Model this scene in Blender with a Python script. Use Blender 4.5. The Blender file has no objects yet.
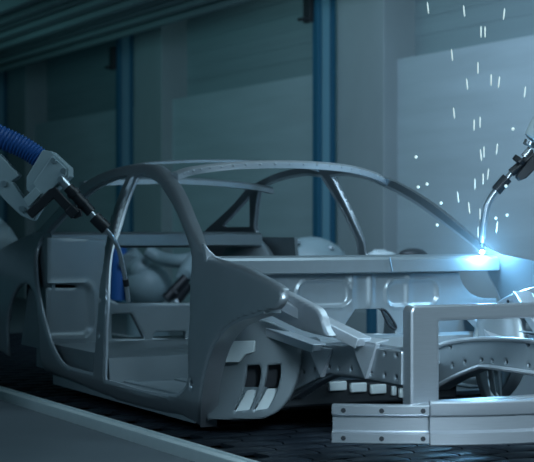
import bpy, bmesh, math, random
import numpy as np
from mathutils import Vector, Matrix
random.seed(4)
scene = bpy.context.scene
col = scene.collection
PI = math.pi

# ------------------------------------------------------------------ materials
def nodes(m):
    m.use_nodes = True
    nt = m.node_tree
    return nt, nt.nodes, nt.links, nt.nodes['Principled BSDF']

def mat(name, c, metal=0.0, rough=0.5, noise=0.0, scale=20, stretch=(1, 1, 1), bump=0.0):
    m = bpy.data.materials.new(name)
    nt, N, L, b = nodes(m)
    b.inputs['Base Color'].default_value = (*c, 1)
    b.inputs['Metallic'].default_value = metal
    b.inputs['Roughness'].default_value = rough
    if noise or bump:
        tc = N.new('ShaderNodeTexCoord'); mp = N.new('ShaderNodeMapping')
        mp.inputs['Scale'].default_value = stretch
        nz = N.new('ShaderNodeTexNoise'); nz.inputs['Scale'].default_value = scale
        nz.inputs['Detail'].default_value = 4
        L.new(tc.outputs['Object'], mp.inputs[0]); L.new(mp.outputs[0], nz.inputs['Vector'])
        if noise:
            mx = N.new('ShaderNodeMix'); mx.data_type = 'RGBA'
            mx.inputs['A'].default_value = (*[v * (1 - noise) for v in c], 1)
            mx.inputs['B'].default_value = (*[min(1, v * (1 + noise)) for v in c], 1)
            L.new(nz.outputs['Fac'], mx.inputs['Factor']); L.new(mx.outputs['Result'], b.inputs['Base Color'])
        if bump:
            bp = N.new('ShaderNodeBump'); bp.inputs['Strength'].default_value = bump
            bp.inputs['Distance'].default_value = 0.01
            L.new(nz.outputs['Fac'], bp.inputs['Height']); L.new(bp.outputs[0], b.inputs['Normal'])
    return m

def emit(name, c, s):
    m = bpy.data.materials.new(name)
    nt, N, L, b = nodes(m)
    b.inputs['Base Color'].default_value = (*c, 1)
    b.inputs['Emission Color'].default_value = (*c, 1)
    b.inputs['Emission Strength'].default_value = s
    return m

STEEL = mat('bare_steel', (.38, .42, .45), .65, .33, .10, 6)
STEEL_IN = mat('inner_steel', (.36, .41, .44), .6, .45, .12, 5)
BRIGHT = mat('bright_steel', (.62, .66, .70), .55, .38, .06, 30, (1, 1, 6))
PRESSED = mat('pressed_panel_steel', (.37, .42, .45), .5, .36, .06, 20)
SHADESTEEL = mat('shaded_inner_steel', (.24, .28, .30), .5, .42, .1, 6)  # same steel, darkened to paint the shade of the interior and wheelhouse
ALU = mat('brushed_aluminium', (.62, .65, .69), .82, .30, .08, 14, (1, 1, 14))
GALV = mat('galvanised_bracket', (.60, .66, .66), .3, .5, .08, 20)
DARKHOLE = mat('black_rubber_hole_shade', (.012, .015, .02), 0, .6)  # grommet rubber; the same black paints shade in holes and slots
BLACK = mat('black_plastic', (.010, .012, .016), 0, .42)
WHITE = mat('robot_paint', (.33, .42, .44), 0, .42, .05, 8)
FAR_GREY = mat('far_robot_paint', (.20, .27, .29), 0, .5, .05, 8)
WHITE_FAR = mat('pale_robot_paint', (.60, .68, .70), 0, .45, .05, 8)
BLUE = mat('blue_hose_plastic', (.012, .09, .30), 0, .5)
CHROME = mat('machined_steel', (.6, .64, .68), .9, .28)
CONC = mat('concrete_panel', (.42, .50, .53), 0, .8, .16, 1.6, (.5, 1, 5), .1)
CLAD = mat('dark_cladding', (.26, .34, .36), 0, .8, .2, 1.2, (.3, 1, 6))
COLC = mat('concrete_column_grey', (.32, .37, .385), 0, .8, .12, 2)
BLUESTEEL = mat('blue_painted_steel', (.018, .12, .20), 0, .5)
BLUEWEB = mat('pale_blue_painted_steel', (.17, .36, .44), 0, .5)
CEIL = mat('ceiling_sheet', (.16, .22, .23), 0, .6, .3, 2, (.2, 6, 1))
FLOORM = mat('concrete_floor', (.14, .165, .18), 0, .55, .12, 3)
EDGE = mat('pale_edge_steel', (.72, .80, .80), .2, .45, .06, 12)
SKID = mat('dark_skid_steel', (.03, .035, .04), .3, .5)

def deck_mat():
    m = bpy.data.materials.new('conveyor_plates')
    nt, N, L, b = nodes(m)
    b.inputs['Base Color'].default_value = (.014, .019, .026, 1)
    b.inputs['Metallic'].default_value = .2
    b.inputs['Specular IOR Level'].default_value = .22
    b.inputs['Roughness'].default_value = .42
    return m
DECK = deck_mat()

# ------------------------------------------------------------------ geometry helpers
def obj(name, bm, m, parent=None, smooth=35, bevel=0.0):
    me = bpy.data.meshes.new(name)
    bmesh.ops.recalc_face_normals(bm, faces=bm.faces)
    bm.to_mesh(me); bm.free()
    me.materials.append(m)
    if smooth:
        for p in me.polygons: p.use_smooth = True
        me.set_sharp_from_angle(angle=math.radians(smooth))
    o = bpy.data.objects.new(name, me)
    col.objects.link(o)
    if parent is not None: o.parent = parent
    if bevel:
        md = o.modifiers.new('bevel', 'BEVEL'); md.width = bevel; md.segments = 2
        md.limit_method = 'ANGLE'; md.angle_limit = math.radians(40)
    return o

def tag(o, label=None, cat=None, group=None, kind=None):
    if label: o['label'] = label
    if cat: o['category'] = cat
    if group: o['group'] = group
    if kind: o['kind'] = kind
    return o

def empty(name, loc=(0, 0, 0), rz=0.0):
    o = bpy.data.objects.new(name, None)
    o.empty_display_size = .1
    o.location = loc; o.rotation_euler = (0, 0, rz)
    col.objects.link(o)
    return o

def add_box(bm, c, s, rot=None):
    M = Matrix.Translation(Vector(c))
    if rot is not None: M = M @ rot
    M = M @ Matrix.Diagonal((*s, 1))
    bmesh.ops.create_cube(bm, size=1, matrix=M)

def frames(pts):
    pts = [Vector(p) for p in pts]
    out = []; up = None
    for i, p in enumerate(pts):
        t = (pts[min(i + 1, len(pts) - 1)] - pts[max(i - 1, 0)]).normalized()
        if up is None:
            up = Vector((0, 0, 1)) if abs(t.z) < .9 else Vector((1, 0, 0))
        a = t.cross(up)
        if a.length < 1e-6: a = t.orthogonal()
        a.normalize(); up = a.cross(t).normalized()
        out.append((p, a, up))
    return out

def add_tube(bm, pts, r, seg=12, flat=1.0):
    fr = frames(pts); rings = []
    for i, (p, a, u) in enumerate(fr):
        rr = r[i] if isinstance(r, (list, tuple)) else r
        rings.append([bm.verts.new(p + a * math.cos(2 * PI * k / seg) * rr + u * math.sin(2 * PI * k / seg) * rr * flat) for k in range(seg)])
    for A, B in zip(rings, rings[1:]):
        for k in range(seg):
            bm.faces.new((A[k], A[(k + 1) % seg], B[(k + 1) % seg], B[k]))
    bm.faces.new(rings[0][::-1]); bm.faces.new(rings[-1])

def add_loft(bm, sections, closed=True, caps=True):
    R = [[bm.verts.new(Vector(p)) for p in s] for s in sections]
    n = len(R[0])
    for A, B in zip(R, R[1:]):
        for k in range(n if closed else n - 1):
            bm.faces.new((A[k], A[(k + 1) % n], B[(k + 1) % n], B[k]))
    if caps and closed:
        bm.faces.new(R[0][::-1]); bm.faces.new(R[-1])

def add_bar(bm, p0, p1, w, h, up=(0, 0, 1)):
    p0, p1 = Vector(p0), Vector(p1)
    t = (p1 - p0).normalized(); a = t.cross(Vector(up)).normalized(); u = a.cross(t)
    q = [a * x * w / 2 + u * z * h / 2 for x, z in ((-1, -1), (1, -1), (1, 1), (-1, 1))]
    add_loft(bm, [[p0 + v for v in q], [p1 + v for v in q]])

def add_prism(bm, poly, off):
    off = Vector(off)
    A = [bm.verts.new(Vector(p)) for p in poly]
    B = [bm.verts.new(Vector(p) + off) for p in poly]
    n = len(A)
    bm.faces.new(A); bm.faces.new(B[::-1])
    for k in range(n): bm.faces.new((A[k], B[k], B[(k + 1) % n], A[(k + 1) % n]))

def add_ball(bm, c, r, s=(1, 1, 1), seg=16, rot=None):
    M = Matrix.Translation(Vector(c))
    if rot is not None: M = M @ rot
    M = M @ Matrix.Diagonal((r * s[0], r * s[1], r * s[2], 1))
    bmesh.ops.create_uvsphere(bm, u_segments=seg, v_segments=max(6, seg // 2), radius=1, matrix=M)

def crom(P, n=6):
    P = [np.array(p, float) for p in P]
    if len(P) < 3: return [tuple(p) for p in P]
    Q = [2 * P[0] - P[1]] + P + [2 * P[-1] - P[-2]]
    out = []
    for i in range(1, len(Q) - 2):
        a, b, c, d = Q[i - 1:i + 3]
        for k in range(n):
            t = k / n
            out.append(tuple(.5 * (2 * b + (c - a) * t + (2 * a - 5 * b + 4 * c - d) * t * t + (3 * b - a - 3 * c + d) * t ** 3)))
    out.append(tuple(P[-1]))
    return out

def outline(*segs):
    """closed polygon from runs that are each smoothed; corners stay where two runs meet"""
    out = []
    for s in segs:
        c = crom(s)
        if out and np.hypot(out[-1][0] - c[0][0], out[-1][1] - c[0][1]) < 1e-4: c = c[1:]
        out += c
    if np.hypot(out[0][0] - out[-1][0], out[0][1] - out[-1][1]) < 1e-4: out.pop()
    return out

def sdf(poly, U, V):
    """signed distance, positive inside"""
    P = np.array(poly); Q = np.roll(P, -1, 0)
    d = np.full(U.shape, 1e9); ins = np.zeros(U.shape, bool)
    for (ax, ay), (bx, by) in zip(P, Q):
        ex, ey = bx - ax, by - ay
        l2 = ex * ex + ey * ey
        if l2 < 1e-12: continue
        t = np.clip(((U - ax) * ex + (V - ay) * ey) / l2, 0, 1)
        d = np.minimum(d, np.hypot(U - ax - t * ex, V - ay - t * ey))
        c = (ay > V) != (by > V)
        if ey != 0: ins ^= c & (U < (V - ay) * ex / ey + ax)
    return np.where(ins, d, -d)

def ell(c, ru, rv, n=14):
    return [(c[0] + ru * math.cos(2 * PI * k / n), c[1] + rv * math.sin(2 * PI * k / n)) for k in range(n)]

def pressed(name, outer, holes, mapf, depth, m, parent, res=.0125, r=.012, height=None, region=None, smooth=40):
    """a pressed sheet-metal panel: outline with holes, rolled edges, embossing, closed back; region(u,v)->name splits it into parts"""
    P = np.array(outer)
    u0, v0 = P.min(0) - 2 * res; u1, v1 = P.max(0) + 2 * res
    us = np.arange(u0, u1 + res, res); vs = np.arange(v0, v1 + res, res)
    U, V = np.meshgrid(us, vs, indexing='ij')
    D = sdf(outer, U, V)
    for h in holes: D = np.minimum(D, -sdf(h, U, V))
    D = np.where(np.abs(D) < res * .02, res * .02, D)
    parts = {}
    def front_h(u, v, d):
        h = 0.0
        if r and d < r: h = r - math.sqrt(max(0, r * r - (r - max(d, 0)) ** 2))
        if height is not None: h += height(u, v)
        return h
    def part(k):
        if k not in parts: parts[k] = (bmesh.new(), {})
        return parts[k]
    def vert(k, key, u, v, d, back):
        bm, cache = part(k)
        kk = (key, back)
        if kk not in cache:
            h = (depth(u, v) if callable(depth) else depth) if back else front_h(u, v, d)
            cache[kk] = bm.verts.new(mapf(u, v, h))
        return cache[kk]
    ni, nj = U.shape
    for i in range(ni - 1):
        for j in range(nj - 1):
            c = [(i, j), (i + 1, j), (i + 1, j + 1), (i, j + 1)]
            s = [D[q] > 0 for q in c]
            if not any(s): continue
            k = region(us[i] + res / 2, vs[j] + res / 2) if region else name
            loop = []
            for a in range(4):
                q, w = c[a], c[(a + 1) % 4]
                if s[a]: loop.append((q, us[q[0]], vs[q[1]], D[q], False))
                if s[a] != s[(a + 1) % 4]:
                    t = D[q] / (D[q] - D[w])
                    loop.append((tuple(sorted((q, w))), us[q[0]] + t * (us[w[0]] - us[q[0]]), vs[q[1]] + t * (vs[w[1]] - vs[q[1]]), 0.0, True))
            bm = part(k)[0]
            F = [vert(k, e[0], e[1], e[2], e[3], False) for e in loop]
            B = [vert(k, e[0], e[1], e[2], e[3], True) for e in loop]
            try:
                bm.faces.new(F); bm.faces.new(B[::-1])
            except ValueError: pass
            n = len(loop)
            for a in range(n):
                b = (a + 1) % n
                if loop[a][4] and loop[b][4]:
                    try: bm.faces.new((F[b], F[a], B[a], B[b]))
                    except ValueError: pass
    out = {}
    for k, (bm, _) in parts.items():
        out[k] = obj(k, bm, m, parent, smooth)
    return out if region else out[name]

def ss(a, b, x):
    t = min(1, max(0, (x - a) / (b - a))); return t * t * (3 - 2 * t)

def rrect(u, v, u0, u1, v0, v1, rad):
    cx, cy = (u0 + u1) / 2, (v0 + v1) / 2
    qx, qy = abs(u - cx) - (u1 - u0) / 2 + rad, abs(v - cy) - (v1 - v0) / 2 + rad
    return math.hypot(max(qx, 0), max(qy, 0)) + min(max(qx, qy), 0) - rad     # negative inside

# ================================================================== the setting
ZW = 5.2
def structure(name, bm, m, smooth=0): return tag(obj(name, bm, m, None, smooth), kind='structure')

bm = bmesh.new(); add_box(bm, (-9, -.5, -.05), (32, 13, .1)); structure('floor', bm, FLOORM)
# far wall: pale concrete panels below, dark cladding above
bm = bmesh.new(); add_box(bm, (-14, 4.35, 1.35), (32, .3, 2.7))
for k in range(8):
    for z in (.68, 1.35, 2.02): pass
structure('wall_far', bm, CONC)
bm = bmesh.new(); add_box(bm, (-14, 4.46, 2.7 + (ZW - 2.7) / 2), (32, .12, ZW - 2.7))
for k in range(14): add_box(bm, (-14, 4.40, 2.95 + k * .17), (32, .012, .05))
structure('wall_far_cladding', bm, CLAD)
# ceiling of long sheet-metal ribs, running beside the wall
bm = bmesh.new(); add_box(bm, (-14, -.6, 3.42), (32, 7.2, .06))
for k in range(26):
    y = 2.95 - k * .21
    add_box(bm, (-14, y, 3.36 - (.06 if k in (0, 4, 9) else 0)), (32, .06 + .03 * (k % 3), .08 + .05 * (k % 2)))
structure('ceiling', bm, CEIL)
bm = bmesh.new(); add_box(bm, (-14, 3.6, ZW + .05), (32, 2.4, .1)); structure('ceiling_upper', bm, CEIL)

# columns along the wall
def steel_column(x):
    root = empty('steel_column', (x, 3.95, 0))
    b = bmesh.new(); add_box(b, (0, 0, 2.35), (.03, .12, 4.7)); obj('web', b, BLUEWEB, root, 0)
    for s in (-1, 1):
        b = bmesh.new(); add_box(b, (0, s * .08, 2.4), (.11, .045, 4.8)); obj('flange', b, BLUESTEEL, root, 0, .004)
    b = bmesh.new(); add_box(b, (-.09, -.13, 3.3), (.14, .05, .3)); add_box(b, (-.09, -.18, 3.18), (.10, .10, .03)); obj('bracket', b, SKID, root, 0, .004)
    b = bmesh.new(); add_box(b, (0, 0, .015), (.3, .3, .03)); obj('base_plate', b, BLUESTEEL, root, 0)
    return root
X0 = -7.93
labels = ['blue steel column in the middle, right behind the car roof', 'blue steel column on the left, behind the near B-pillar', 'dark blue steel column at the far left edge']
for k in range(3):
    tag(steel_column(X0 - 5.33 * k), labels[k], 'column', 'blue steel columns along the wall')
labels = ['wide grey concrete column right of the middle blue column', 'wide grey concrete column left of centre, beside the left blue column', 'grey concrete column in the dark at the far left']
def conc_column(x):
    b = bmesh.new(); add_box(b, (0, .2, 2.58), (.90, .4, 5.16)); add_box(b, (0, .19, .15), (.96, .42, .3))
    o = obj('concrete_column', b, COLC, None, 0, .012); o.location = (x, 4.05, 0)
    return o
for k in range(3):
    tag(conc_column(-7.40 - 5.33 * k), labels[k], 'column', 'concrete columns along the wall')

# ================================================================== conveyor
DZ = .2
cv = empty('conveyor', (-1.5, 0, 0))
tag(cv, 'dark plated conveyor deck with a pale steel edge strip under the car body', 'conveyor')
b = bmesh.new(); add_box(b, (-1.5, .05, DZ / 2 - .02), (12, 2.10, DZ - .04)); obj('bed', b, SKID, cv, 0)
b = bmesh.new()
rows = 74
for i in range(rows):
    x = -7.4 + i * .16
    for j in range(9):
        y = -.96 + j * .235 + (.117 if i % 2 else 0)
        if y > 1.05: continue
        z = DZ - .012
        sec = []
        for s in range(5):
            t = s / 4
            yy = y + .225 * t
            zz = z + .004 * math.sin(PI * t) ** .6
            sec.append([(x, yy, zz - .02), (x + .15, yy, zz - .02), (x + .150, yy, zz - .008), (x + .135, yy, zz), (x + .02, yy, zz - .004), (x, yy, zz - .009)])
        add_loft(b, sec)
obj('deck_plates', b, DECK, cv, 50)
for y, n in ((-1.068, 0), (1.148, 1)):
    b = bmesh.new()
    add_box(b, (-1.5, y, DZ / 2 + .004), (12, .05, DZ + .008))
    add_box(b, (-1.5, y + .022 * (1 if y < 0 else -1), DZ + .012), (12, .012, .012))
    obj('edge_strip', b, EDGE, cv, 0, .004)
for o in cv.children: o.location = (1.5, 0, 0)
# walkway in front of the conveyor, nearly level with it
b = bmesh.new(); add_box(b, (-3, -2.75, .09), (18, 3.2, .18)); tag(obj('walkway', b, FLOORM, None, 0, .005), 'plain grey walkway slab in the lower left corner, outside the pale strip', 'walkway')
for o in bpy.data.objects:
    if o.name == 'walkway': o['kind'] = 'structure'

# skid that carries the body
sk = empty('transport_skid', (-1.4, 0, DZ)); tag(sk, 'black low skid on the conveyor carrying the car body', 'skid')
for s in (-1, 1):
    b = bmesh.new(); add_box(b, (-.35, s * .5, .022), (2.1, .12, .044)); obj('runner', b, SKID, sk, 0, .006)
for x in (-1.2, -.4, .4):
    b = bmesh.new(); add_box(b, (x, 0, .022), (.12, 1.1, .036)); obj('crossbar', b, SKID, sk, 0, .006)
for s in (-1, 1):
    for x in (-.25, .5):
        b = bmesh.new(); add_box(b, (x, s * .5, .068), (.16, .1, .055)); obj('support_pad', b, SKID, sk, 0, .006)

# ================================================================== the car body
car = empty('car_body', (-1.4, 0, .23))
tag(car, 'bare unpainted steel car body shell without doors, bonnet or roof skin', 'car body')
car_off = Vector((1.4, 0, -.23))
def cpart(name, bm, m, parent=car, smooth=35, bevel=0.0):
    o = obj(name, bm, m, parent, smooth, bevel)
    return o

KZ = [.2, .27, .33, .42, .6, .8, .97, 1.1, 1.38, 1.5]
KY = [.785, .825, .852, .864, .866, .845, .79, .738, .61, .55]
zz = np.linspace(.15, 1.55, 141)
yy = np.interp(zz, KZ, KY)
for _ in range(30): yy[1:-1] = (yy[:-2] + 2 * yy[1:-1] + yy[2:]) / 4
def halfwidth(x, z):
    w = float(np.interp(z, zz, yy))
    if x > .05: w -= .10 * (x - .05) ** 2
    if x < -2.3: w -= .035 * (x + 2.3) ** 2
    return w

arch_f = [(0.302, 0.779), (0.225, 0.768), (0.121, 0.746), (0.013, 0.725), (-0.113, 0.684), (-0.208, 0.620), (-0.276, 0.542), (-0.341, 0.433), (-0.403, 0.326), (-0.511, 0.219)]
rear_arch = [(-2.86 + .34 * math.cos(a), .44 + .34 * math.sin(a)) for a in np.linspace(-.25, PI + .1, 14)]
body_outer = outline(
    [(-0.411, 0.974), (-0.254, 0.956), (-0.044, 0.934), (0.115, 0.905), (0.238, 0.881), (0.322, 0.859)],
    [(0.322, 0.859), (0.334, 0.812), (0.302, 0.779)],
    arch_f,
    [(-0.511, 0.219), (-0.591, 0.233), (-0.673, 0.247)],
    [(-0.673, 0.247), (-1.323, 0.232), (-2.197, .29), (-2.5, .30)],
    [(-2.5, .30), rear_arch[0]],
    rear_arch,
    [rear_arch[-1], (-3.22, .33)],
    [(-3.22, .33), (-3.7, .40), (-3.82, .62), (-3.80, .86), (-3.70, .97)],
    [(-3.70, .97), (-3.35, 1.03), (-3.05, 1.075), (-2.93, 1.10)],
    [(-2.93, 1.10), (-2.778, 1.188), (-2.687, 1.250), (-2.581, 1.311), (-2.368, 1.385), (-2.034, 1.430), (-1.661, 1.433), (-1.456, 1.405), (-1.202, 1.322), (-1.004, 1.236), (-0.765, 1.116), (-0.540, 1.013), (-0.411, 0.974)])
rear_hole = outline(
    [(-1.852, 1.376), (-2.072, 1.366), (-2.291, 1.322), (-2.441, 1.264), (-2.560, 1.203), (-2.676, 1.136), (-2.770, 1.073), (-2.836, 1.009), (-2.804, 0.929), (-2.696, 0.835), (-2.562, 0.699), (-2.430, 0.566), (-2.317, 0.452), (-2.161, 0.366), (-1.949, 0.351), (-1.713, 0.349)],
    [(-1.713, 0.349), (-1.642, 0.533), (-1.635, 0.736), (-1.698, 0.938), (-1.813, 1.133), (-1.846, 1.259), (-1.852, 1.376)])
front_hole = outline(
    [(-1.765, 1.373), (-1.625, 1.369), (-1.447, 1.339), (-1.255, 1.279), (-1.020, 1.183), (-0.790, 1.070), (-0.642, 0.980), (-0.576, 0.891), (-0.507, 0.738), (-0.497, 0.583), (-0.500, 0.455), (-0.556, 0.383), (-0.716, 0.336), (-1.087, 0.320), (-1.338, 0.326), (-1.564, 0.331)],
    [(-1.564, 0.331), (-1.517, 0.491), (-1.524, 0.741), (-1.620, 0.929), (-1.723, 1.117), (-1.761, 1.247), (-1.765, 1.373)])
slot = ell((-0.470, 0.413), .016, .020)
b_holes = [ell((-1.677, 0.887), .010, .013), ell((-1.614, 0.737), .010, .013), ell((-1.592, 0.562), .010, .013), ell((-1.832, 1.180), .010, .013)]
def body_region(u, v):
    if v < .335 and u < -.45: return 'sill'
    if u < -2.28 and v < 1.07: return 'quarter_panel'
    if u < -2.45: return 'c_pillar'
    if v > 1.335: return 'roof_rail'
    if u < -2.0: return 'roof_rail' if v > 1.1 else 'sill'
    if u < -1.2 and v < 1.34: return 'b_pillar'
    if v > .99: return 'a_pillar'
    if u < -.47: return 'hinge_pillar'
    return 'front_fender'
def side_depth(u, v): return .019 + .028 * ss(.95, 1.12, v) + .014 * ss(-.45, -.2, u)
def near_map(u, v, h): return Vector((u, -halfwidth(u, v) + h, v)) 
near = pressed('side', body_outer, [rear_hole, front_hole, slot] + b_holes, near_map, side_depth, STEEL, car, .0125, .012, None, body_region)
# the far side, seen from within: outline measured on that side
far_outer = outline(
    [(-0.411, 0.974), (-0.254, 0.956), (-0.044, 0.934), (0.115, 0.905), (0.238, 0.881), (0.322, 0.859)],
    [(0.322, 0.859), (0.334, 0.812), (0.302, 0.779)], arch_f,
    [(-0.511, 0.219), (-0.591, 0.233), (-0.673, 0.247)], [(-0.673, 0.247), (-1.323, 0.232), (-2.197, .29), (-2.5, .30)], [(-2.5, .30), rear_arch[0]], rear_arch,
    [rear_arch[-1], (-3.22, .33)], [(-3.22, .33), (-3.7, .40), (-3.82, .62), (-3.80, .86), (-3.72, 1.03)],
    [(-3.72, 1.03), (-3.575, 1.094)],
    [(-3.575, 1.094), (-3.120, 1.241), (-2.842, 1.342), (-2.689, 1.375), (-2.407, 1.421), (-2.136, 1.442), (-1.838, 1.443), (-1.624, 1.431), (-1.381, 1.401), (-1.170, 1.358), (-0.970, 1.284), (-0.791, 1.188), (-0.647, 1.090), (-0.579, 1.043), (-0.507, 1.004), (-0.411, 0.974)])
far_rear = outline(
    [(-2.705, 1.327), (-2.586, 1.355), (-2.433, 1.381), (-2.238, 1.399), (-2.024, 1.407), (-1.859, 1.394)],
    [(-1.859, 1.394), (-1.786, 1.219), (-1.757, 1.051), (-1.797, 0.938), (-1.62, .80), (-1.635, 0.736), (-1.642, 0.533), (-1.713, 0.349)],
    [(-1.713, 0.349), (-1.949, 0.351), (-2.161, 0.366), (-2.317, 0.452), (-2.430, 0.566), (-2.562, 0.699), (-2.70, .85), (-2.86, .98), (-2.952, 1.082), (-2.836, 1.213), (-2.705, 1.327)])
far_quarter = outline([(-2.834, 1.305), (-3.379, 1.108)], [(-3.379, 1.108), (-3.001, 1.108)], [(-3.001, 1.108), (-2.834, 1.305)])
far_front = outline(
    [(-1.759, 1.391), (-1.601, 1.394), (-1.385, 1.370), (-1.200, 1.317), (-1.003, 1.239), (-0.824, 1.140), (-0.652, 1.037), (-.575, .97), (-0.576, 0.891), (-0.507, 0.738), (-0.497, 0.583), (-0.500, 0.455), (-0.556, 0.383), (-0.716, 0.336), (-1.087, 0.320), (-1.338, 0.326), (-1.564, 0.331)],
    [(-1.564, 0.331), (-1.517, 0.491), (-1.524, 0.741), (-1.56, .80), (-1.730, 0.939), (-1.702, 1.035), (-1.719, 1.218), (-1.759, 1.391)])
pressed('side', far_outer, [far_rear, far_quarter, far_front, slot], lambda u, v, h: Vector((u, halfwidth(u, v) - h, v)), lambda u, v: .019 + .016 * ss(.95, 1.12, v), STEEL, car, .0125, .010, None, body_region)

# bright weld flanges round the door openings
for hole, sd_ in ((rear_hole, -1), (front_hole, -1), (far_rear, 1), (far_front, 1)):
    b = bmesh.new(); n = len(hole); ring = []
    for i in range(n):
        u, v = hole[i]
        t = Vector((hole[(i + 1) % n][0] - hole[i - 1][0], 0, hole[(i + 1) % n][1] - hole[i - 1][1]))
        t.normalize(); q = Vector((t.z, 0, -t.x))
        p = Vector((u, sd_ * (halfwidth(u, v) - side_depth(u, v) * .7), v))
        ring.append([p + q * .009 + Vector((0, -.005, 0)), p + q * .009 + Vector((0, .005, 0)), p - q * .009 + Vector((0, .005, 0)), p - q * .009 + Vector((0, -.005, 0))])
    add_loft(b, ring + [ring[0]], True, False)
    bmesh.ops.remove_doubles(b, verts=b.verts, dist=1e-5)
    cpart('door_flange', b, BRIGHT)

# bright wedge added for light caught by the skin at the windscreen pillar foot
b = bmesh.new()
add_prism(b, [(-.44, ) + q for q in ((-0.809, 1.036), (-0.780, 1.005), (-0.750, 0.978), (-0.691, 0.960), (-0.701, 0.924), (-0.790, 0.925))], (-.03, 0, 0))
cpart('lit_pillar_wedge', b, BRIGHT, bevel=.004)

# return flange of the front wheel arch (near and far)
b = bmesh.new()
ap = crom(arch_f, 5)[6:]
secs = []
for i, (u, v) in enumerate(ap):
    a = ap[max(i - 1, 0)]; c = ap[min(i + 1, len(ap) - 1)]
    t = Vector((c[0] - a[0], 0, c[1] - a[1])).normalized()
    nrm = Vector((t.z, 0, -t.x))
    y = -halfwidth(u, v)
    if nrm.x < 0: nrm = -nrm
    p = Vector((u, y, v)) 
    secs.append([p + Vector((0, .004, 0)) - nrm * .004, p + Vector((0, .004, 0)) + nrm * .008, p + Vector((0, .085, 0)) + nrm * .008, p + Vector((0, .085, 0)) - nrm * .004])
add_loft(b, secs)
o = cpart('wheel_arch_flange', b, STEEL)
c = o.copy(); col.objects.link(c); c.parent = car; c.scale = (1, -1, 1)

# lower pinch lip of the sill
for s in (-1, 1):
    b = bmesh.new(); add_bar(b, (-2.45, s * .80, .262), (-.55, s * .80, .252), .012, .05)
    cpart('pinch_lip', b, STEEL_IN)

# cowl: flat beam across the foot of the windscreen
b = bmesh.new()
def cowl_sec(y, f=1.0):
    x = -.45 + .05 * (1 - (y / .78) ** 2)
    return [(x, y, .898), (x + .004, y, .955), (x - .012, y, .967), (x - .13, y, .975), (x - .13, y, .93), (x - .02, y, .893)]
add_loft(b, [cowl_sec(y) for y in np.linspace(-.76, .78, 21)])
cowl = cpart('cowl_beam', b, PRESSED, smooth=30)
b = bmesh.new(); add_bar(b, (-.385, .115, .965), (-.392, .135, .90), .004, .006); cpart('seam', b, CHROME, cowl)

# firewall with two oblong pressings, tunnel opening and side cut-outs
fw_outer = outline(
    [(-.72, .89), (-.59, .885)], [(-.59, .885), (-.61, .82), (-.65, .78), (-.70, .765), (-.80, .757)], [(-.80, .757), (-.80, .40)], [(-.80, .40), (.80, .40)], [(.80, .40), (.80, .757)],
    [(.80, .757), (0.712, 0.762), (0.654, 0.781), (0.613, 0.815), (0.590, 0.855), (0.578, 0.889)], [(0.578, 0.889), (-.72, .89)])
tun = outline([(-0.085, 0.613), (0.001, 0.723)], [(0.001, 0.723), (0.132, 0.720)], [(0.132, 0.720), (0.165, 0.695), (0.221, 0.618)], [(0.221, 0.618), (0.221, 0.599)], [(0.221, 0.599), (-0.085, 0.613)])
e1a, e1b = (-0.312, 0.859), (-0.026, 0.733)
e2a, e2b = (0.165, 0.856), (0.457, 0.727)
def fw_h(u, v):
    h = 0
    for (a, c, rad) in ((e1a, e1b, .055), (e2a, e2b, .05)):
        d = rrect(u, v, a[0], c[0], c[1], a[1], rad)
        h -= .007 * math.exp(-(d / .007) ** 2)          # raised bead
        h += .008 * ss(.0, -.02, d)                     # sunken field
    for yc in (.05, -.05, .26):
        h -= .010 * math.exp(-((u - yc - .03) / .018) ** 2) * ss(.70, .76, v) 
    return h
pressed('firewall', fw_outer, [tun], lambda u, v, h: Vector((-.5 - h, u, v)), .022, PRESSED, car, .0085, .004, fw_h)
# black grommet ring at the side of the tunnel opening
b = bmesh.new()
ring = [(0.132, 0.718), (0.143, 0.692), (0.170, 0.648), (0.198, 0.626), (0.212, 0.631), (0.203, 0.652), (0.170, 0.696), (0.148, 0.715), (0.132, 0.718)]
add_tube(b, [(-.485, p[0], p[1]) for p in crom(ring, 4)], .006, 8); cpart('grommet', b, DARKHOLE)
# lower dash crossmember with a rolled top
b = bmesh.new(); sec = []
for y in np.linspace(-.3, .62, 15):
    sec.append([(-.46, y, .47), (-.42, y, .585), (-.40, y, .605), (-.34, y, .612), (-.30, y, .60), (-.29, y, .47)])
add_loft(b, sec); cpart('dash_crossmember', b, PRESSED)

# roof cross members
def cross(name, pts, w, hgt, m, dots=False):
    b = bmesh.new(); path = crom(pts, 8); sec = []
    for p in path:
        x, y, z = p
        sec.append([(x + w / 2, y, z - hgt * .5), (x + w / 2, y, z + hgt * .2), (x + w * .3, y, z + hgt * .5), (x - w / 2, y, z + hgt * .5), (x - w / 2, y, z - hgt * .1), (x, y, z - hgt * .5)])
    add_loft(b, sec)
    if dots:
        for p in path[3:-3:2]: add_ball(b, (p[0] + w / 2, p[1], p[2] + hgt * .05), .006, seg=8)
    return cpart(name, b, m)
cross('windscreen_header', [(-1.30, -.575, 1.358), (-1.24, -.50, 1.387), (-1.17, -.3, 1.412), (-1.13, 0, 1.421), (-1.15, .3, 1.408), (-1.20, .50, 1.375), (-1.25, .60, 1.345)], .09, .040, BRIGHT, True)
cross('roof_bow', [(-1.9, -.58, 1.425), (-1.9, -.4, 1.452), (-1.9, 0, 1.468), (-1.9, .4, 1.452), (-1.9, .58, 1.42)], .07, .018, STEEL_IN)
cross('rear_window_header', [(-2.55, -.60, 1.345), (-2.62, -.4, 1.367), (-2.66, 0, 1.38), (-2.66, .3, 1.370), (-2.62, .5, 1.35), (-2.55, .60, 1.325)], .09, .04, STEEL_IN)

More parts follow.
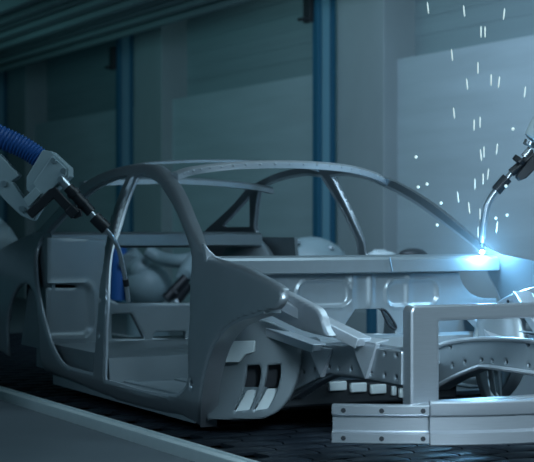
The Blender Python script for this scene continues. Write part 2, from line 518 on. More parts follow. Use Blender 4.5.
# parcel shelf beam and rear bulkhead
b = bmesh.new(); sec = []
for y in np.linspace(-.74, .60, 9):
    sec.append([(-2.68, y, .988), (-2.66, y, 1.0), (-2.66, y, 1.062), (-2.69, y, 1.074), (-3.0, y, 1.078), (-3.0, y, 1.04), (-2.72, y, .985)])
add_loft(b, sec); cpart('parcel_shelf', b, SHADESTEEL)
bk_outer = [(-.82, 1.05), (-.82, .42), (.82, .42), (.82, .675), (.62, .675), (0.029, 0.666), (-0.401, 0.675), (-0.455, 0.704), (-0.474, 0.778), (-0.480, 1.034)]
hA = [(-0.437, 0.613), (-0.315, 0.613), (-0.235, 0.465), (-0.437, 0.471)]
hB = outline([(-0.166, 0.503), (0.022, 0.503)], [(0.022, 0.503), (0.022, 0.456)], [(0.022, 0.456), (-0.191, 0.469)], [(-0.191, 0.469), (-0.166, 0.503)])
hC = outline([(-0.842, 0.790), (-0.647, 0.781)], [(-0.647, 0.781), (-0.641, 0.764)], [(-0.641, 0.764), (-0.842, 0.768)], [(-0.842, 0.768), (-0.842, 0.790)])
q1, q2 = (-0.877, 0.796), (-0.546, 0.480)
def bk_h(u, v):
    d = rrect(u, v, q1[0], q2[0], q2[1], q1[1], .07)
    return .022 * ss(.0, -.035, d) - .006 * math.exp(-(d / .012) ** 2)
pressed('rear_bulkhead', outline(*[[bk_outer[i], bk_outer[(i + 1) % len(bk_outer)]] for i in range(len(bk_outer))]), [hA, hB, hC], lambda u, v, h: Vector((-2.5 - h, u, v)), .04, SHADESTEEL, car, .0125, .006, bk_h)
b = bmesh.new()
sec = []
for y in np.linspace(-.80, .80, 5):
    sec.append([(-2.75, y, .46), (-1.66, y, .452), (-1.62, y, .44), (-1.60, y, .31), (-2.75, y, .31)])
add_loft(b, sec); cpart('rear_seat_pan', b, SHADESTEEL)
b = bmesh.new(); add_box(b, (-1.1, 0, .305), (1.25, 1.62, .02)); 
for k in range(6): add_box(b, (-1.1, -.7 + .28 * k, .318), (1.1, .05, .012))
cpart('floor_pan', b, STEEL_IN, bevel=.004)
b = bmesh.new(); sec = []
for x in (-1.62, -1.2, -.8, -.5):
    sec.append([(x, -.15, .31), (x, -.11, .44), (x, -.05, .47), (x, .05, .47), (x, .11, .44), (x, .15, .31)])
add_loft(b, sec); cpart('centre_tunnel', b, STEEL_IN)
# rear wheelhouse domes
for s in (-1, 1):
    b = bmesh.new()
    bmesh.ops.create_uvsphere(b, u_segments=24, v_segments=14, radius=1, matrix=Matrix.Translation((-2.90, s * .62, .72)) @ Matrix.Diagonal((.365, .15, .335, 1)))
    cpart('rear_wheelhouse', b, SKID if s < 0 else STEEL_IN)  # near dome coloured dark to stand for shade inside the wheel arch
    b = bmesh.new(); add_prism(b, [(-2.52, s * .80, .42), (-3.0, s * .79, .42), (-3.0, s * .70, 1.045), (-2.52, s * .745, 1.045)], (0, .02 * s, 0)); cpart('inner_quarter_panel', b, SHADESTEEL)
    # boot floor rail behind
    b = bmesh.new(); add_bar(b, (-2.7, s * .45, .45), (-3.7, s * .45, .50), .1, .1); cpart('rear_rail', b, STEEL_IN, bevel=.01)

# ------------------------------------------------ front end
def rail(s):
    yo = -.45 if s < 0 else .43
    poly = outline([(-.55, .42), (-.26, .560), (.03, .605), (.35, .621), (.63, .619)], [(.63, .619), (.63, .485)], [(.63, .485), (.10, .487), (.02, .475), (-.21, .40), (-.52, .27)], [(-.52, .27), (-.55, .42)])
    hp = [(-0.203, 0.552), (-0.084, 0.493), (-0.184, 0.472), (0.049, 0.512), (0.131, 0.514), (0.236, 0.518), (0.394, 0.604), (0.503, 0.602), (0.591, 0.602), (0.672, 0.604), (0.398, 0.515), (0.503, 0.516), (0.591, 0.513), (0.672, 0.516)]
    hs = [ell(p, .011, .009, 12) for p in hp] 
    mp = (lambda u, v, h: Vector((u, -.45 + h, v))) if s < 0 else (lambda u, v, h: Vector((u, .33 + h, v)))
    r = pressed('front_rail', poly, hs, mp, .10, STEEL if s < 0 else STEEL_IN, car, .0075, .006)
    # rolled lips along the upper and lower edge
    up = crom([(-.45, .47), (-.26, .560), (.03, .605), (.35, .621), (.63, .619)], 6)
    lo = crom([(-.5, .28), (-.21, .40), (.02, .475), (.10, .487), (.4, .487), (.63, .485)], 6)
    yl = -.45 if s < 0 else .33
    for q in (up, lo):
        b = bmesh.new(); add_tube(b, [(x, yl + (.03 if s < 0 else -.012), z) for x, z in q], .011, 8); cpart('lip', b, STEEL if s < 0 else BRIGHT, r)
    return r
rail(-1); rail(1)

# braces from the fender down to the near rail, each on a folded triangular gusset; the far side mirrored
def brace(s, a, c, w, h):
    b = bmesh.new()
    p0, p1 = Vector(a), Vector(c)
    add_bar(b, p0, p1, w, h)
    t = (p1 - p0).normalized()
    side = t.cross(Vector((0, 0, 1))).normalized()
    upv = side.cross(t)
    for k in (-1, 1):
        add_bar(b, p0 + side * k * w * .55 - upv * h * .1, p1 + side * k * w * .55 - upv * h * .1, .006, h * 1.25)
    o = cpart('brace', b, BRIGHT, bevel=.003)
    if s > 0: o.scale = (1, -1, 1)
def gusset(s, x, z, wd, dp):
    b = bmesh.new()
    y = -.457
    add_prism(b, [(x - wd, y, z), (x + wd * .75, y, z), (x + .02, y - .012, z - dp)], (0, .02, 0))
    add_prism(b, [(x - wd, y - .002, z), (x + wd * .75, y - .002, z), (x + wd * .75, y + .06, z + .012), (x - wd, y + .06, z + .012)], (0, 0, .006))
    o = cpart('gusset', b, BRIGHT, bevel=.002)
    if s > 0: o.scale = (1, -1, 1)
for s in (-1, 1):
    brace(s, (-.06, -.63, .795), (.365, -.465, .638), .075, .035)
    brace(s, (-.56, -.66, .715), (.0, -.47, .592), .07, .03)
    gusset(s, .36, .635, .12, .145)
    gusset(s, -.01, .585, .12, .12)

# inner wheelhouse with two upright slots
wh_outer = outline([(0.005, 0.704), (0.227, 0.707), (0.362, 0.664), (0.433, 0.591)], [(0.433, 0.591), (0.429, 0.491), (0.398, 0.385), (0.340, 0.305), (0.272, 0.268)], [(0.272, 0.268), (0.010, 0.253)], [(0.010, 0.253), (0.005, 0.704)])
sl1 = outline([(0.196, 0.499), (0.254, 0.505)], [(0.254, 0.505), (0.259, 0.461), (0.241, 0.382), (0.209, 0.306)], [(0.209, 0.306), (0.137, 0.295)], [(0.137, 0.295), (0.173, 0.376), (0.191, 0.442), (0.196, 0.499)])
sl2 = outline([(0.290, 0.501), (0.344, 0.507)], [(0.344, 0.507), (0.344, 0.458), (0.326, 0.383), (0.290, 0.312)], [(0.290, 0.312), (0.227, 0.302)], [(0.227, 0.302), (0.259, 0.369), (0.281, 0.435), (0.290, 0.501)])
WD = Vector((.27, .33, 0)).normalized(); WN = Vector((WD.y, -WD.x, 0)); WO = Vector((-.45, -.80, 0))
def wp(u, v, out=0.0):
    # wheelhouse wall: runs slantwise inwards and forwards, bulging a little
    return WO + WD * u + WN * (out + .03 * math.sin(PI * min(1, max(0, u / .43)))) + Vector((0, 0, v))
wh = pressed('wheelhouse', wh_outer, [sl1, sl2], lambda u, v, h: wp(u, v, -h), .022, SHADESTEEL, car, .007, .006)
c = wh.copy(); col.objects.link(c); c.parent = car; c.scale = (1, -1, 1)
for s in (-1, 1):
    # pale folded plates in the slots, a black sheet painting the shade of the cavity behind, and the folded bracket above
    for tl, tr, bl, br in (((0.187, 0.389), (0.245, 0.390), (0.142, 0.296), (0.209, 0.302)), ((0.277, 0.396), (0.331, 0.397), (0.232, 0.302), (0.290, 0.308))):
        b = bmesh.new()
        add_prism(b, [wp(*tl, -.055), wp(*tr, -.055), wp(*br, -.004), wp(*bl, -.004)], (-.006, .006, -.006))
        o = cpart('slot_plate', b, GALV, bevel=.002)
        if s > 0: o.scale = (1, -1, 1)
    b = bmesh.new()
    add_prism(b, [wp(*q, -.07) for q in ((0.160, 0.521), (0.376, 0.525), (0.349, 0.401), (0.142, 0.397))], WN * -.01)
    o = cpart('slot_shade', b, DARKHOLE)
    if s > 0: o.scale = (1, -1, 1)
    b = bmesh.new()
    B = [(0.069, 0.603), (0.236, 0.610), (0.236, 0.562), (0.200, 0.552), (0.173, 0.517), (0.110, 0.515), (0.069, 0.554)]
    zt = B[0][1]
    add_prism(b, [wp(p[0], p[1], .012 + (zt - p[1]) * .45) for p in B], WN * -.03)
    o = cpart('bracket', b, GALV, bevel=.004)
    if s > 0: o.scale = (1, -1, 1)

# apron panel and strut tower
apn = outline([(-0.246, 0.862), (-0.038, 0.831), (0.141, 0.796), (0.236, 0.775), (0.279, 0.748), (0.312, 0.697), (0.362, 0.660)], [(0.362, 0.660), (0.106, 0.677), (-0.246, 0.736)], [(-0.246, 0.736), (-0.246, 0.862)])
ap_o = pressed('apron_panel', apn, [], lambda u, v, h: Vector((u, -.62 + h, v)), .035, BRIGHT, car, .0085, .010)
for s in (1,):
    b = bmesh.new(); secs = []
    for (rr, z) in ((.20, .47), (.175, .60), (.15, .68), (.135, .715), (.12, .722), (.07, .722), (.065, .712)):
        secs.append([(-.12 + rr * 1.15 * math.cos(a), s * .575 + rr * .62 * math.sin(a), z) for a in np.linspace(0, 2 * PI, 28, endpoint=False)])
    add_loft(b, secs); cpart('strut_tower', b, PRESSED, smooth=50)
# curved far-side fender rail with its two holes
b = bmesh.new()
fr = crom([(q[0], .71, q[1]) for q in ((-0.357, 0.714), (-0.283, 0.755), (-0.195, 0.787), (-0.100, 0.812), (-0.008, 0.831), (0.098, 0.844), (0.222, 0.843))] + [(.45, .74, .76)], 6)
sec = []
for p in fr:
    x, y, z = p
    sec.append([(x, y - .05, z - .048), (x, y - .053, z - .004), (x, y - .046, z + .003), (x, y - .02, z + .005), (x, y - .02, z - .048)])
add_loft(b, sec); sr = cpart('shotgun_rail', b, ALU)
for q0 in ((-0.208, 0.756), (-0.078, 0.796)):
    q = (q0[0], .657, q0[1])
    b = bmesh.new(); add_ball(b, q, .009, (1, .5, 1), 12); cpart('hole', b, DARKHOLE, sr)
b = bmesh.new(); add_loft(b, [[(p[0], -p[1] + .0, p[2] - .05), (p[0], -p[1] + .05, p[2] - .05), (p[0], -p[1] + .05, p[2] + .0), (p[0], -p[1], p[2] + .0)] for p in fr if p[0] < -.12]); cpart('shotgun_rail', b, ALU)

# low crossmember under the dash and its pale pads
b = bmesh.new(); add_box(b, (-.42, 0, .345), (.12, .95, .10)); cpart('subframe', b, SKID, bevel=.012)
for k, (px0, px1) in enumerate(((-.23, -.14), (-.12, -.035), (-.015, .07), (.10, .125), (.14, .165))):
    b = bmesh.new(); add_box(b, (-.345, (px0 + px1) / 2, .385 - .012 * k), (.02, px1 - px0, .045)); cpart('mounting_pad', b, GALV, bevel=.006)

# radiator support: upright rectangular frame
fr_o = [(-.442, .385), (-.442, .782), (-.428, .798), (.428, .798), (.442, .782), (.442, .385)]
fr_i = [(-.312, .42), (-.312, .738), (.312, .738), (.312, .42)]
fro = outline(*[[fr_o[i], fr_o[(i + 1) % 6]] for i in range(6)])
fri = outline(*[[fr_i[i], fr_i[(i + 1) % 4]] for i in range(4)])
def fr_h(u, v): return 0
rad = pressed('radiator_support', fro, [fri], lambda u, v, h: Vector((.69 - h, u, v)), .06, ALU, car, .0068, .007, fr_h)
b = bmesh.new(); add_box(b, (.655, 0, .744), (.05, .64, .012)); cpart('inner_ledge', b, ALU, rad)

# crash boxes and bumper beam
for s in (-1, 1):
    b = bmesh.new(); add_bar(b, (.66, s * .36, .375), (.91, s * .36, .365), .09, .09, (0, 0, 1)); cpart('crash_box', b, STEEL, bevel=.006)
bump = empty('bumper_beam', (0, 0, 0)); bump.parent = car
def bx(y): return 1.0 - .47 * y * y
def profile(y, prof):
    d = Vector((1, .94 * y, 0)).normalized()
    return [Vector((bx(y), y, 0)) + d * p + Vector((0, 0, z)) for p, z in prof]
end_prof = [(-.05, .289), (0, .289), (.004, .292), (.004, .326), (0, .330), (-.018, .336), (-.018, .390), (0, .396), (.004, .40), (.004, .430), (0, .434), (-.05, .434)]
mid_prof = [(-.03, .283), (.016, .283), (.022, .288), (.022, .330), (.010, .340), (.010, .390), (.010, .394), (.024, .398), (.026, .402), (.026, .444), (.020, .450), (-.03, .450)]
for s in (-1, 1):
    b = bmesh.new(); add_loft(b, [profile(y * s, end_prof) for y in np.linspace(.46, .80, 14)])
    e = cpart('end_section', b, ALU, bump, 28)
    for y in (.765, .645, .508):
        for z in (.309, .414):
            d = Vector((1, .94 * y * s, 0)).normalized()
            p = Vector((bx(y), y * s, z)) + d * .003
            b = bmesh.new(); add_tube(b, [p - d * .004, p + d * .0025], .0095, 14); cpart('bolt_hole', b, DARKHOLE, e)
b = bmesh.new(); add_loft(b, [profile(y, mid_prof) for y in np.linspace(-.485, .485, 25)])
cpart('centre_section', b, ALU, bump, 28)
for o in car.children:
    o.location = Vector(o.location) + car_off

# ================================================================== robots
def seg(bm, a, c, r, y=0.0, y2=None, n=14, flat=1):
    add_tube(bm, [(a[0], y, a[1]), (c[0], y if y2 is None else y2, c[1])], r, n, flat)
def slab(bm, poly, y0, y1):
    add_prism(bm, [(p[0], y0, p[1]) for p in poly], (0, y1 - y0, 0))

RZ = math.radians(90) - .4703
rb = empty('welding_robot', (-1.981, -2.023, 0.18), RZ)
tag(rb, 'grey welding robot arm at the left with blue ribbed hose and black torch', 'robot')
def rpart(n, b, m, par=None, smooth=35, bevel=.004): return obj(n, b, m, par or rb, smooth, bevel)
# pedestal and arms, mostly outside the picture
b = bmesh.new(); add_tube(b, [(0, 0, 0), (0, 0, .06), (0, 0, .08), (0, 0, .55)], [.34, .34, .24, .20], 24); rpart('pedestal', b, WHITE)
b = bmesh.new(); add_box(b, (0, 0, .72), (.36, .40, .34)); rpart('turret', b, WHITE, bevel=.04)
b = bmesh.new(); add_tube(b, [(-.05, .12, .78), (-.15, .12, 1.2), (-.18, .12, 1.62)], [.13, .105, .12], 18); rpart('upper_arm', b, WHITE)
b = bmesh.new(); add_tube(b, [(-.18, -.16, 1.62), (-.18, .26, 1.62)], .15, 22); rpart('elbow', b, WHITE)
b = bmesh.new(); add_tube(b, [(-.18, 0, 1.62), (.35, 0, 1.55), (0.681, 1.307)[:1] + (0,) + (0.681, 1.307)[1:], ], [.13, .12, .10], 18); rpart('forearm', b, WHITE)
# wrist fork in front of it
b = bmesh.new()
slab(b, [(0.617, 1.416), (0.731, 1.307), (0.810, 1.218), (0.849, 1.179), (0.810, 1.149), (0.889, 1.041), (0.968, 1.036), (0.918, 0.957), (0.859, 0.981), (0.790, 1.045), (0.731, 1.110), (0.617, 1.179)], -.085, .02)
rpart('wrist_fork', b, WHITE, None, 0, .004)
b = bmesh.new()
slab(b, [(0.889, 1.169), (0.968, 1.302), (1.012, 1.295), (1.096, 1.218), (1.096, 1.174), (0.958, 1.036), (0.889, 1.110)], -.12, .06)
hs = rpart('wrist_housing', b, WHITE, None, 0, .004)
b = bmesh.new(); slab(b, [(0.923, 1.139), (1.017, 1.273), (1.084, 1.211), (1.084, 1.179), (0.963, 1.060)], -.135, -.11); rpart('cover_plate', b, WHITE, hs, 0, .003)
b = bmesh.new(); slab(b, [(0.879, 1.065), (0.938, 1.120), (0.968, 1.090), (0.903, 1.021)], -.15, -.06); rpart('clamp_block', b, WHITE, hs, 0, .003)
for p in ((1.022, 1.248), (1.071, 1.199), (1.057, 1.159)):
    b = bmesh.new(); add_tube(b, [(p[0], -.15, p[1]), (p[0], -.13, p[1])], .014, 12); rpart('bolt', b, CHROME, hs, bevel=0)
for p in ((0.775, 1.139), (0.864, 1.016)):
    b = bmesh.new(); add_tube(b, [(p[0], -.10, p[1]), (p[0], -.08, p[1])], .015, 12); rpart('bolt', b, CHROME, bevel=0)
# blue corrugated hose
b = bmesh.new()
hp = crom([(0.444, 1.465)[:1] + (-.02,) + (0.444, 1.465)[1:], (0.617, 1.421)[:1] + (-.02,) + (0.617, 1.421)[1:], (0.765, 1.361)[:1] + (-.02,) + (0.765, 1.361)[1:], (0.879, 1.307)[:1] + (-.02,) + (0.879, 1.307)[1:], (0.968, 1.243)[:1] + (-.02,) + (0.968, 1.243)[1:]], 28)
add_tube(b, hp, [(.062 - .014 * i / len(hp)) * (1 + .07 * math.cos(i * PI / 2)) for i in range(len(hp))], 18)
rpart('corrugated_hose', b, BLUE, bevel=0, smooth=60)
# black bracket holding the torch
b = bmesh.new()
slab(b, [(0.894, 1.001), (1.007, 1.110), (1.037, 1.120), (1.086, 1.065), (1.131, 1.021), (1.160, 1.011), (1.165, 0.981), (1.131, 0.966), (1.076, 1.011), (1.027, 1.065), (0.923, 0.966)], -.17, -.135)
add_box(b, ((1.116, 1.001)[0], -.12, (1.116, 1.001)[1]), (.05, .12, .05), Matrix.Rotation(.8, 4, 'Y'))
rpart('torch_bracket', b, BLACK, bevel=.004)
tq = bmesh.new(); seg(tq, (1.052, 1.164), (1.101, 1.110), .022, -.12); t = rpart('torch_shank', tq, CHROME, bevel=0)
b = bmesh.new(); seg(b, (1.091, 1.120), (1.205, 0.996), .027, -.12, n=16); seg(b, (1.111, 1.100), (1.126, 1.082), .034, -.12); seg(b, (1.160, 1.045), (1.170, 1.033), .033, -.12)
tb = rpart('torch_body', b, BLACK, bevel=0)
b = bmesh.new(); seg(b, (1.200, 1.001), (1.224, 0.971), .015, -.12); rpart('coupling', b, CHROME, tb, bevel=0)
b = bmesh.new(); seg(b, (1.219, 0.976), (1.279, 0.917), .032, -.12, n=18); rpart('grip_sleeve', b, BLACK, tb, bevel=0)
neck = crom([(1.264, 0.932)[:1] + (-.12,) + (1.264, 0.932)[1:], (1.298, 0.887)[:1] + (-.10,) + (1.298, 0.887)[1:], (1.328, 0.828)[:1] + (-.06,) + (1.328, 0.828)[1:], (1.348, 0.739)[:1] + (-.02,) + (1.348, 0.739)[1:], (1.363, 0.636)[:1] + (.02,) + (1.363, 0.636)[1:], (1.370, 0.557)[:1] + (.05,) + (1.370, 0.557)[1:]], 6)
b = bmesh.new(); add_tube(b, neck, .0115, 12); nk = rpart('torch_neck', b, CHROME, bevel=0)
b = bmesh.new(); add_tube(b, neck[-9:-6], .015, 12); rpart('collar', b, BLACK, nk, bevel=0)

# right robot, whose torch welds the foot of the far windscreen pillar
rr = empty('welding_robot', (0.153, 1.887, 0.0), RZ)
tag(rr, 'welding robot at the right edge whose torch touches the glowing weld', 'robot')
def spart(n, b, m, par=None, smooth=35, bevel=.004): return obj(n, b, m, par or rr, smooth, bevel)
def r3(p, y=0): return (p[0], y, p[1])
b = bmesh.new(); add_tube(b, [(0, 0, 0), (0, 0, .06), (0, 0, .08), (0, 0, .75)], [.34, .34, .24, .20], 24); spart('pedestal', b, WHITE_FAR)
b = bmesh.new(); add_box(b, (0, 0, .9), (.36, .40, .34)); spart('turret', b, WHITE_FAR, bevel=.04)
b = bmesh.new(); add_tube(b, [(.0, .12, .95), (.05, .12, 1.4), (.0, .12, 1.85)], [.13, .105, .12], 18); spart('upper_arm', b, WHITE_FAR)
b = bmesh.new(); add_tube(b, [(0, -.16, 1.85), (0, .26, 1.85)], .15, 22); spart('elbow', b, WHITE_FAR)
b = bmesh.new(); add_tube(b, [(0, 0, 1.85), r3((-0.777, 1.748)), r3((-1.010, 1.665))], [.13, .11, .08], 18); spart('forearm', b, WHITE_FAR)
b = bmesh.new(); add_tube(b, [r3((-1.010, 1.665)), r3((-1.039, 1.607)), r3((-1.078, 1.563)), r3((-1.107, 1.529))], [.07, .07, .06, .045], 20); spart('wrist', b, WHITE_FAR)
b = bmesh.new(); add_tube(b, [r3((-1.112, 1.525)), r3((-1.122, 1.500))], .032, 20); spart('wrist_ring', b, CHROME)
b = bmesh.new(); seg(b, (-1.112, 1.486), (-1.146, 1.447), .018); spart('torch_shank', b, CHROME, bevel=0)
b = bmesh.new(); seg(b, (-1.097, 1.461), (-1.209, 1.369), .021, n=16); seg(b, (-1.160, 1.437), (-1.175, 1.418), .036)
tb = spart('torch_body', b, BLACK, bevel=0)
b = bmesh.new(); slab(b, [(-1.190, 1.350), (-1.170, 1.379), (-1.088, 1.471), (-1.044, 1.442), (-1.136, 1.345), (-1.170, 1.330)], -.03, .02); spart('torch_bracket', b, BLACK, bevel=.005)
b = bmesh.new(); seg(b, (-1.204, 1.374), (-1.236, 1.335), .013); spart('coupling', b, CHROME, tb, bevel=0)
b = bmesh.new(); seg(b, (-1.228, 1.345), (-1.282, 1.282), .027, n=18); spart('grip_sleeve', b, BLACK, tb, bevel=0)
neck = crom([r3((-1.267, 1.301)), r3((-1.301, 1.257)), r3((-1.326, 1.204)), r3((-1.340, 1.131)), r3((-1.347, 1.063)), r3((-1.350, 1.029))], 6)
b = bmesh.new(); add_tube(b, neck, [.017] * (len(neck) - 6) + [.015, .014, .013, .013, .012, .012], 14); nk = spart('torch_neck', b, CHROME, bevel=0)
b = bmesh.new(); seg(b, (-1.350, 1.034), (-1.350, 1.010), .010); spart('contact_tip', b, BLACK, nk, bevel=0)

# robots on the far side of the line, out of focus
def far_robot(loc, rz, label, hose, mirror=1, shoulder=True):
    root = empty('welding_robot', loc, rz)
    tag(root, label, 'robot')
    def p(n, b, m, par=None, bev=.006): return obj(n, b, m, par or root, 40, bev)
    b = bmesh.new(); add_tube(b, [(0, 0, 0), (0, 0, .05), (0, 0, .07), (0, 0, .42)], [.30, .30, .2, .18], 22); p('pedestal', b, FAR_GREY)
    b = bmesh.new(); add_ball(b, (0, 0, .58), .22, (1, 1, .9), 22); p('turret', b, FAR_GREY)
    return root, p
# one reaching in from the far side to the rear seat
ro, p = far_robot((-7.45, 1.85, 0), 0, 'pale robot working on the far side, seen through the front door opening', True)
def w3(x, y, z): return (x + 7.45, y - 1.85, z)
b = bmesh.new(); add_tube(b, [(0, 0, .6), (-.15, -.15, .85), w3(*(-7.476, 1.666, 0.791))], [.15, .11, .085], 16); p('upper_arm', b, FAR_GREY)
b = bmesh.new(); add_ball(b, w3(*(-7.426, 1.763, 0.719)), .11, (1, 1, 1.1), 18); p('elbow', b, FAR_GREY)
b = bmesh.new(); add_tube(b, crom([w3(*(-7.272, 1.757, 0.902)), w3(*(-7.215, 1.869, 0.830)), w3(*(-7.014, 1.957, 0.806)), w3(*(-6.941, 2.100, 0.833))], 5), .062, 14); p('forearm', b, FAR_GREY)
b = bmesh.new(); add_tube(b, [w3(*(-6.941, 2.100, 0.833)), w3(*(-6.853, 1.963, 0.695)), w3(*(-6.877, 1.916, 0.633))], [.085, .078, .055], 14); p('wrist', b, FAR_GREY)
b = bmesh.new(); add_tube(b, [w3(*(-6.789, 1.935, 0.662)), w3(*(-6.804, 1.751, 0.481))], .048, 12); add_tube(b, [w3(*(-6.709, 1.937, 0.612)), w3(*(-6.765, 1.829, 0.455))], .042, 12); add_tube(b, [w3(*(-6.781, 1.798, 0.559)), w3(*(-6.733, 1.891, 0.472))], .025, 10); tb = p('torch_body', b, BLACK, None, 0)
b = bmesh.new(); add_tube(b, [w3(*(-6.700, 1.800, 0.475)), w3(*(-6.621, 1.803, 0.375)), w3(*(-6.541, 1.805, 0.259))], .018, 10); p('torch_neck', b, CHROME, tb, 0)
b = bmesh.new(); add_tube(b, [w3(*(-7.664, 1.604, 0.990)), w3(*(-7.648, 1.637, 0.843)), w3(*(-7.643, 1.645, 0.440))], .09, 14); p('hose', b, BLUE, None, 0)
# one whose rounded shoulder shows over the cowl
ro, p = far_robot((-5.47, 2.46, 0), 0, 'pale robot with a rounded shoulder showing over the cowl beside the blue column', False)
b = bmesh.new(); add_ball(b, (0, 0, .70), 1, (.36, .34, .33), 28); p('shoulder_cover', b, FAR_GREY)
for q in ((-5.351, 2.271, 0.996), (-5.227, 2.515, 0.947)):
    b = bmesh.new(); add_ball(b, (q[0] + 5.47, q[1] - 2.46, q[2] - .01), .03, (1, 1, .6), 10); p('lifting_eye', b, CHROME)
b = bmesh.new(); add_tube(b, [(.05, .1, .6), (.25, .3, .72)], [.12, .1], 14); p('upper_arm', b, FAR_GREY)
# blue machine post seen through the tunnel opening
b = bmesh.new(); add_box(b, (0, 0, .36), (.06, .06, .72)); add_box(b, (0, 0, .02), (.2, .2, .04)); add_box(b, (0, 0, .73), (.1, .1, .03))
pp = obj('machine_post', b, BLUESTEEL, None, 0, .005); pp.location = (-4.04, 2.19, 0)
tag(pp, 'short dark blue post seen through the opening in the firewall', 'post')
# control boxes whose tops show over the cowl on the right
b = bmesh.new(); add_box(b, (0, 0, .44), (.17, .17, .88), None); add_ball(b, (0, 0, .890), .115, (1, 1, .52), 18); add_box(b, (0, 0, .02), (.3, .3, .04))
o = obj('control_pedestal', b, SKID, None, 35, .02); o.location = (-4.24, 2.67, 0); tag(o, 'dark rounded pedestal top peeping over the cowl, left of the weld', 'pedestal')
b = bmesh.new(); add_box(b, (0, 0, .44), (.17, .17, .88)); add_ball(b, (0, 0, .89), .115, (1, 1, .26), 18); add_box(b, (0, -.02, .915), (.08, .08, .03)); add_box(b, (0, 0, .02), (.3, .3, .04))
o = obj('parts_bin', b, WHITE_FAR, None, 35, .02); o.location = (-4.78, 2.72, 0); tag(o, 'white rounded machine top peeping over the cowl, right of the blue column', 'machine')
# robots at the far left, behind the rear of the body
ro, p = far_robot((-4.75, -1.60, .18), 0, 'dim grey robot at the left edge behind the rear of the car body', True)
def w4(q): return (q[0] + 4.75, q[1] + 1.60, q[2] - .18)
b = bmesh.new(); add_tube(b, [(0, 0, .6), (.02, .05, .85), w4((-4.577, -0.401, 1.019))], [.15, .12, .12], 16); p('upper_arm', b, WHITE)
b = bmesh.new(); add_tube(b, [w4((-4.640, -0.523, 1.142)), w4((-4.584, -0.413, 1.032)), w4((-4.553, -0.352, 0.971))], [.09, .08, .05], 14); p('forearm', b, WHITE)
b = bmesh.new(); add_tube(b, [w4((-4.462, -0.395, 0.951)), w4((-4.478, -0.425, 0.714)), w4((-4.487, -0.443, 0.476))], .05, 12); p('cable_tube', b, BLACK)

# ================================================================== welding arc, sparks and smoke
TIP = Vector((-0.459, 0.684, 0.998))
b = bmesh.new(); add_ball(b, TIP + Vector((.0, 0, -.012)), .010, (1, 1, 1), 12)
arc = obj('welding_arc', b, emit('arc_light', (.75, .93, 1.0), 60), None, 60)
tag(arc, 'glaring blue-white welding arc at the torch tip', 'weld')
SP_KIND = [-1, -1, 1, 0, 0, -1, 0, -1, 0, 1, 1, -1, 0, 0, 0, -1, 1, 1, 0, 0, -1, -1, 0, 1, 0, 0, 0, 0, 0, 0, 0, 0, 0, 0]
SPARK = emit('spark_glow', (.80, .93, .88), .5)
proto = None
spark_pts = [(-0.408, 0.341, 2.143), (-0.458, 0.579, 2.149), (-0.299, 0.700, 2.123), (-0.446, 0.669, 2.052), (-0.446, 0.693, 2.053), (-0.284, 0.394, 1.911), (-0.207, 0.487, 1.848), (-0.574, 0.675, 1.810), (-0.281, 0.613, 1.803), (-0.254, 0.639, 1.792), (-0.510, 0.976, 1.778), (-0.449, 0.515, 1.654), (-0.545, 0.732, 1.623), (-0.408, 0.603, 1.597), (-0.454, 0.692, 1.471), (-0.258, 0.539, 1.445), (-0.424, 0.747, 1.486), (-0.540, 0.776, 1.368), (-0.408, 0.655, 1.338), (-0.516, 0.682, 1.317), (-0.525, 0.589, 1.253), (-0.247, 0.465, 1.196), (-0.512, 0.709, 1.171), (-0.406, 0.735, 1.107), (-0.460, 0.307, 1.439), (-0.141, 0.638, 1.564), (-0.695, 0.468, 1.304), (-0.509, 0.400, 1.313), (-0.582, 0.528, 1.224), (-0.658, 0.555, 1.117), (-0.459, 0.766, 1.151), (-0.519, 0.875, 1.166), (-0.305, 0.716, 1.303), (-0.534, 0.713, 1.082)]
for i, (tl, q) in enumerate(zip(SP_KIND, spark_pts)):
    longish = not (24 <= i <= 32)
    if longish:
        b = bmesh.new(); secs = []
        add_tube(b, [(0, 0, -.028), (0, 0, -.018), (0, 0, .018), (0, 0, .028)], [.0012, .0034, .0034, .0012], 8)
    else:
        b = bmesh.new(); add_ball(b, (0, 0, 0), .008, (1, 1, 1), 8)
    o = obj('spark', b, SPARK, None, 60)
    o.location = q
    o.rotation_euler = (tl * -.13, 0, 0) if longish else (0, 0, 0)
    tag(o, 'slim glowing spark falling through the air near the right torch' if longish else 'tiny round glowing spark floating in the air near the weld', 'spark', 'thin falling sparks' if longish else 'round sparks')

# smoke puff over the weld, lit by the arc
m = bpy.data.materials.new('weld_smoke'); m.use_nodes = True
N, L = m.node_tree.nodes, m.node_tree.links
N.remove(N['Principled BSDF'])
tc = N.new('ShaderNodeTexCoord'); ln = N.new('ShaderNodeVectorMath'); ln.operation = 'LENGTH'
mr = N.new('ShaderNodeMapRange'); mr.inputs[1].default_value = 0; mr.inputs[2].default_value = .55; mr.inputs[3].default_value = 1; mr.inputs[4].default_value = 0
pw = N.new('ShaderNodeMath'); pw.operation = 'POWER'; pw.inputs[1].default_value = 1.6
ml = N.new('ShaderNodeMath'); ml.operation = 'MULTIPLY'; ml.inputs[1].default_value = .34
vs_ = N.new('ShaderNodeVolumeScatter'); vs_.inputs['Color'].default_value = (.75, .9, 1, 1)
L.new(tc.outputs['Object'], ln.inputs[0]); L.new(ln.outputs['Value'], mr.inputs[0]); L.new(mr.outputs[0], pw.inputs[0]); L.new(pw.outputs[0], ml.inputs[0]); L.new(ml.outputs[0], vs_.inputs['Density'])
L.new(vs_.outputs[0], N['Material Output'].inputs['Volume'])
b = bmesh.new(); add_ball(b, (0, 0, 0), .55, (1, 1, 1), 20)
sm = obj('welding_smoke', b, m, None, 60); sm.location = TIP + Vector((0, 0, .02))
tag(sm, 'faint blue haze of welding smoke around the arc', 'smoke', None, 'stuff')

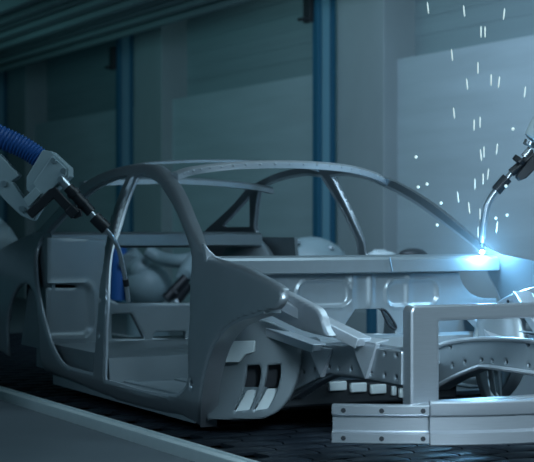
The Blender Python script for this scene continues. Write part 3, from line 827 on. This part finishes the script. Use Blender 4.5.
# ================================================================== light
def light(kind, name, loc, energy, color, size=1.0, target=None, size_y=None, spread=None):
    l = bpy.data.lights.new(name, kind); l.energy = energy; l.color = color
    if kind == 'AREA':
        l.size = size
        if size_y: l.shape = 'RECTANGLE'; l.size_y = size_y
        if spread: l.spread = spread
    else: l.shadow_soft_size = size
    o = bpy.data.objects.new(name, l); col.objects.link(o); o.location = loc
    if target is not None: o.rotation_euler = (Vector(target) - Vector(loc)).to_track_quat('-Z', 'Y').to_euler()
    return o
light('POINT', 'arc_lamp', TIP + Vector((.075, -.03, -.015)), 9, (.22, .60, 1.0), .03)
light('AREA', 'front_fill', (3.9, -1.3, 2.2), 18, (.60, .83, 1.0), .9, (.9, .1, .4), .9, math.radians(46))  # added unseen light that brightens the bumper and front frame
light('AREA', 'rim_fill', (1.6, 3.0, 3.2), 26, (.55, .80, 1.0), 1.4, (-.2, .3, .8), 1.0, math.radians(95))  # unseen light placed to pick out the far pillar rims
light('AREA', 'ceiling_fill', (-10.0, -4.2, 1.9), 22, (.35, .85, .95), 1.5, (-11, 1, 3.4), 1.5, math.radians(100))  # added off-frame uplight so the ceiling and left wall show
light('AREA', 'hall_lamp_wall', (-4.2, 1.5, 3.2), 110, (.54, .77, 1.0), 3.0, (-5.2, 4.2, 1.3), .6)
light('AREA', 'hall_lamp_high', (-7.0, 3.5, 5.0), 26, (.5, .85, .95), 6, (-7.5, 4.2, 2.5), .5)
light('AREA', 'side_fill', (.3, -5.3, 3.3), 44, (.50, .77, 1.0), 3.0, (-1.0, 0, .7), 1.0)  # unseen fill put in to brighten the near body side
light('AREA', 'top_fill', (.2, .3, 3.25), 30, (.58, .85, 1.0), 2.6, (.2, .3, 0), 1.6)  # top light added for the upward-facing edges of the body

w = bpy.data.worlds.new('world'); scene.world = w; w.use_nodes = True
bg = w.node_tree.nodes['Background']; bg.inputs[0].default_value = (.10, .45, .58, 1); bg.inputs[1].default_value = .06

# ================================================================== camera
cd = bpy.data.cameras.new('camera'); cam = bpy.data.objects.new('camera', cd); col.objects.link(cam)
cam.location = (5.95, -3.745, 1.105)
cam.rotation_euler = (math.radians(90), 0, math.radians(90) - .4703)
cd.sensor_width = 36; cd.lens = 1590 / 534 * 36
cd.shift_y = -3.6 / 534
cd.clip_end = 100
cd.dof.use_dof = True; cd.dof.focus_distance = 6.9; cd.dof.aperture_fstop = 4.0
scene.camera = cam
vs = scene.view_settings
vs.view_transform = 'Standard'; vs.look = 'None'; vs.exposure = 0; vs.gamma = 1; vs.use_curve_mapping = False
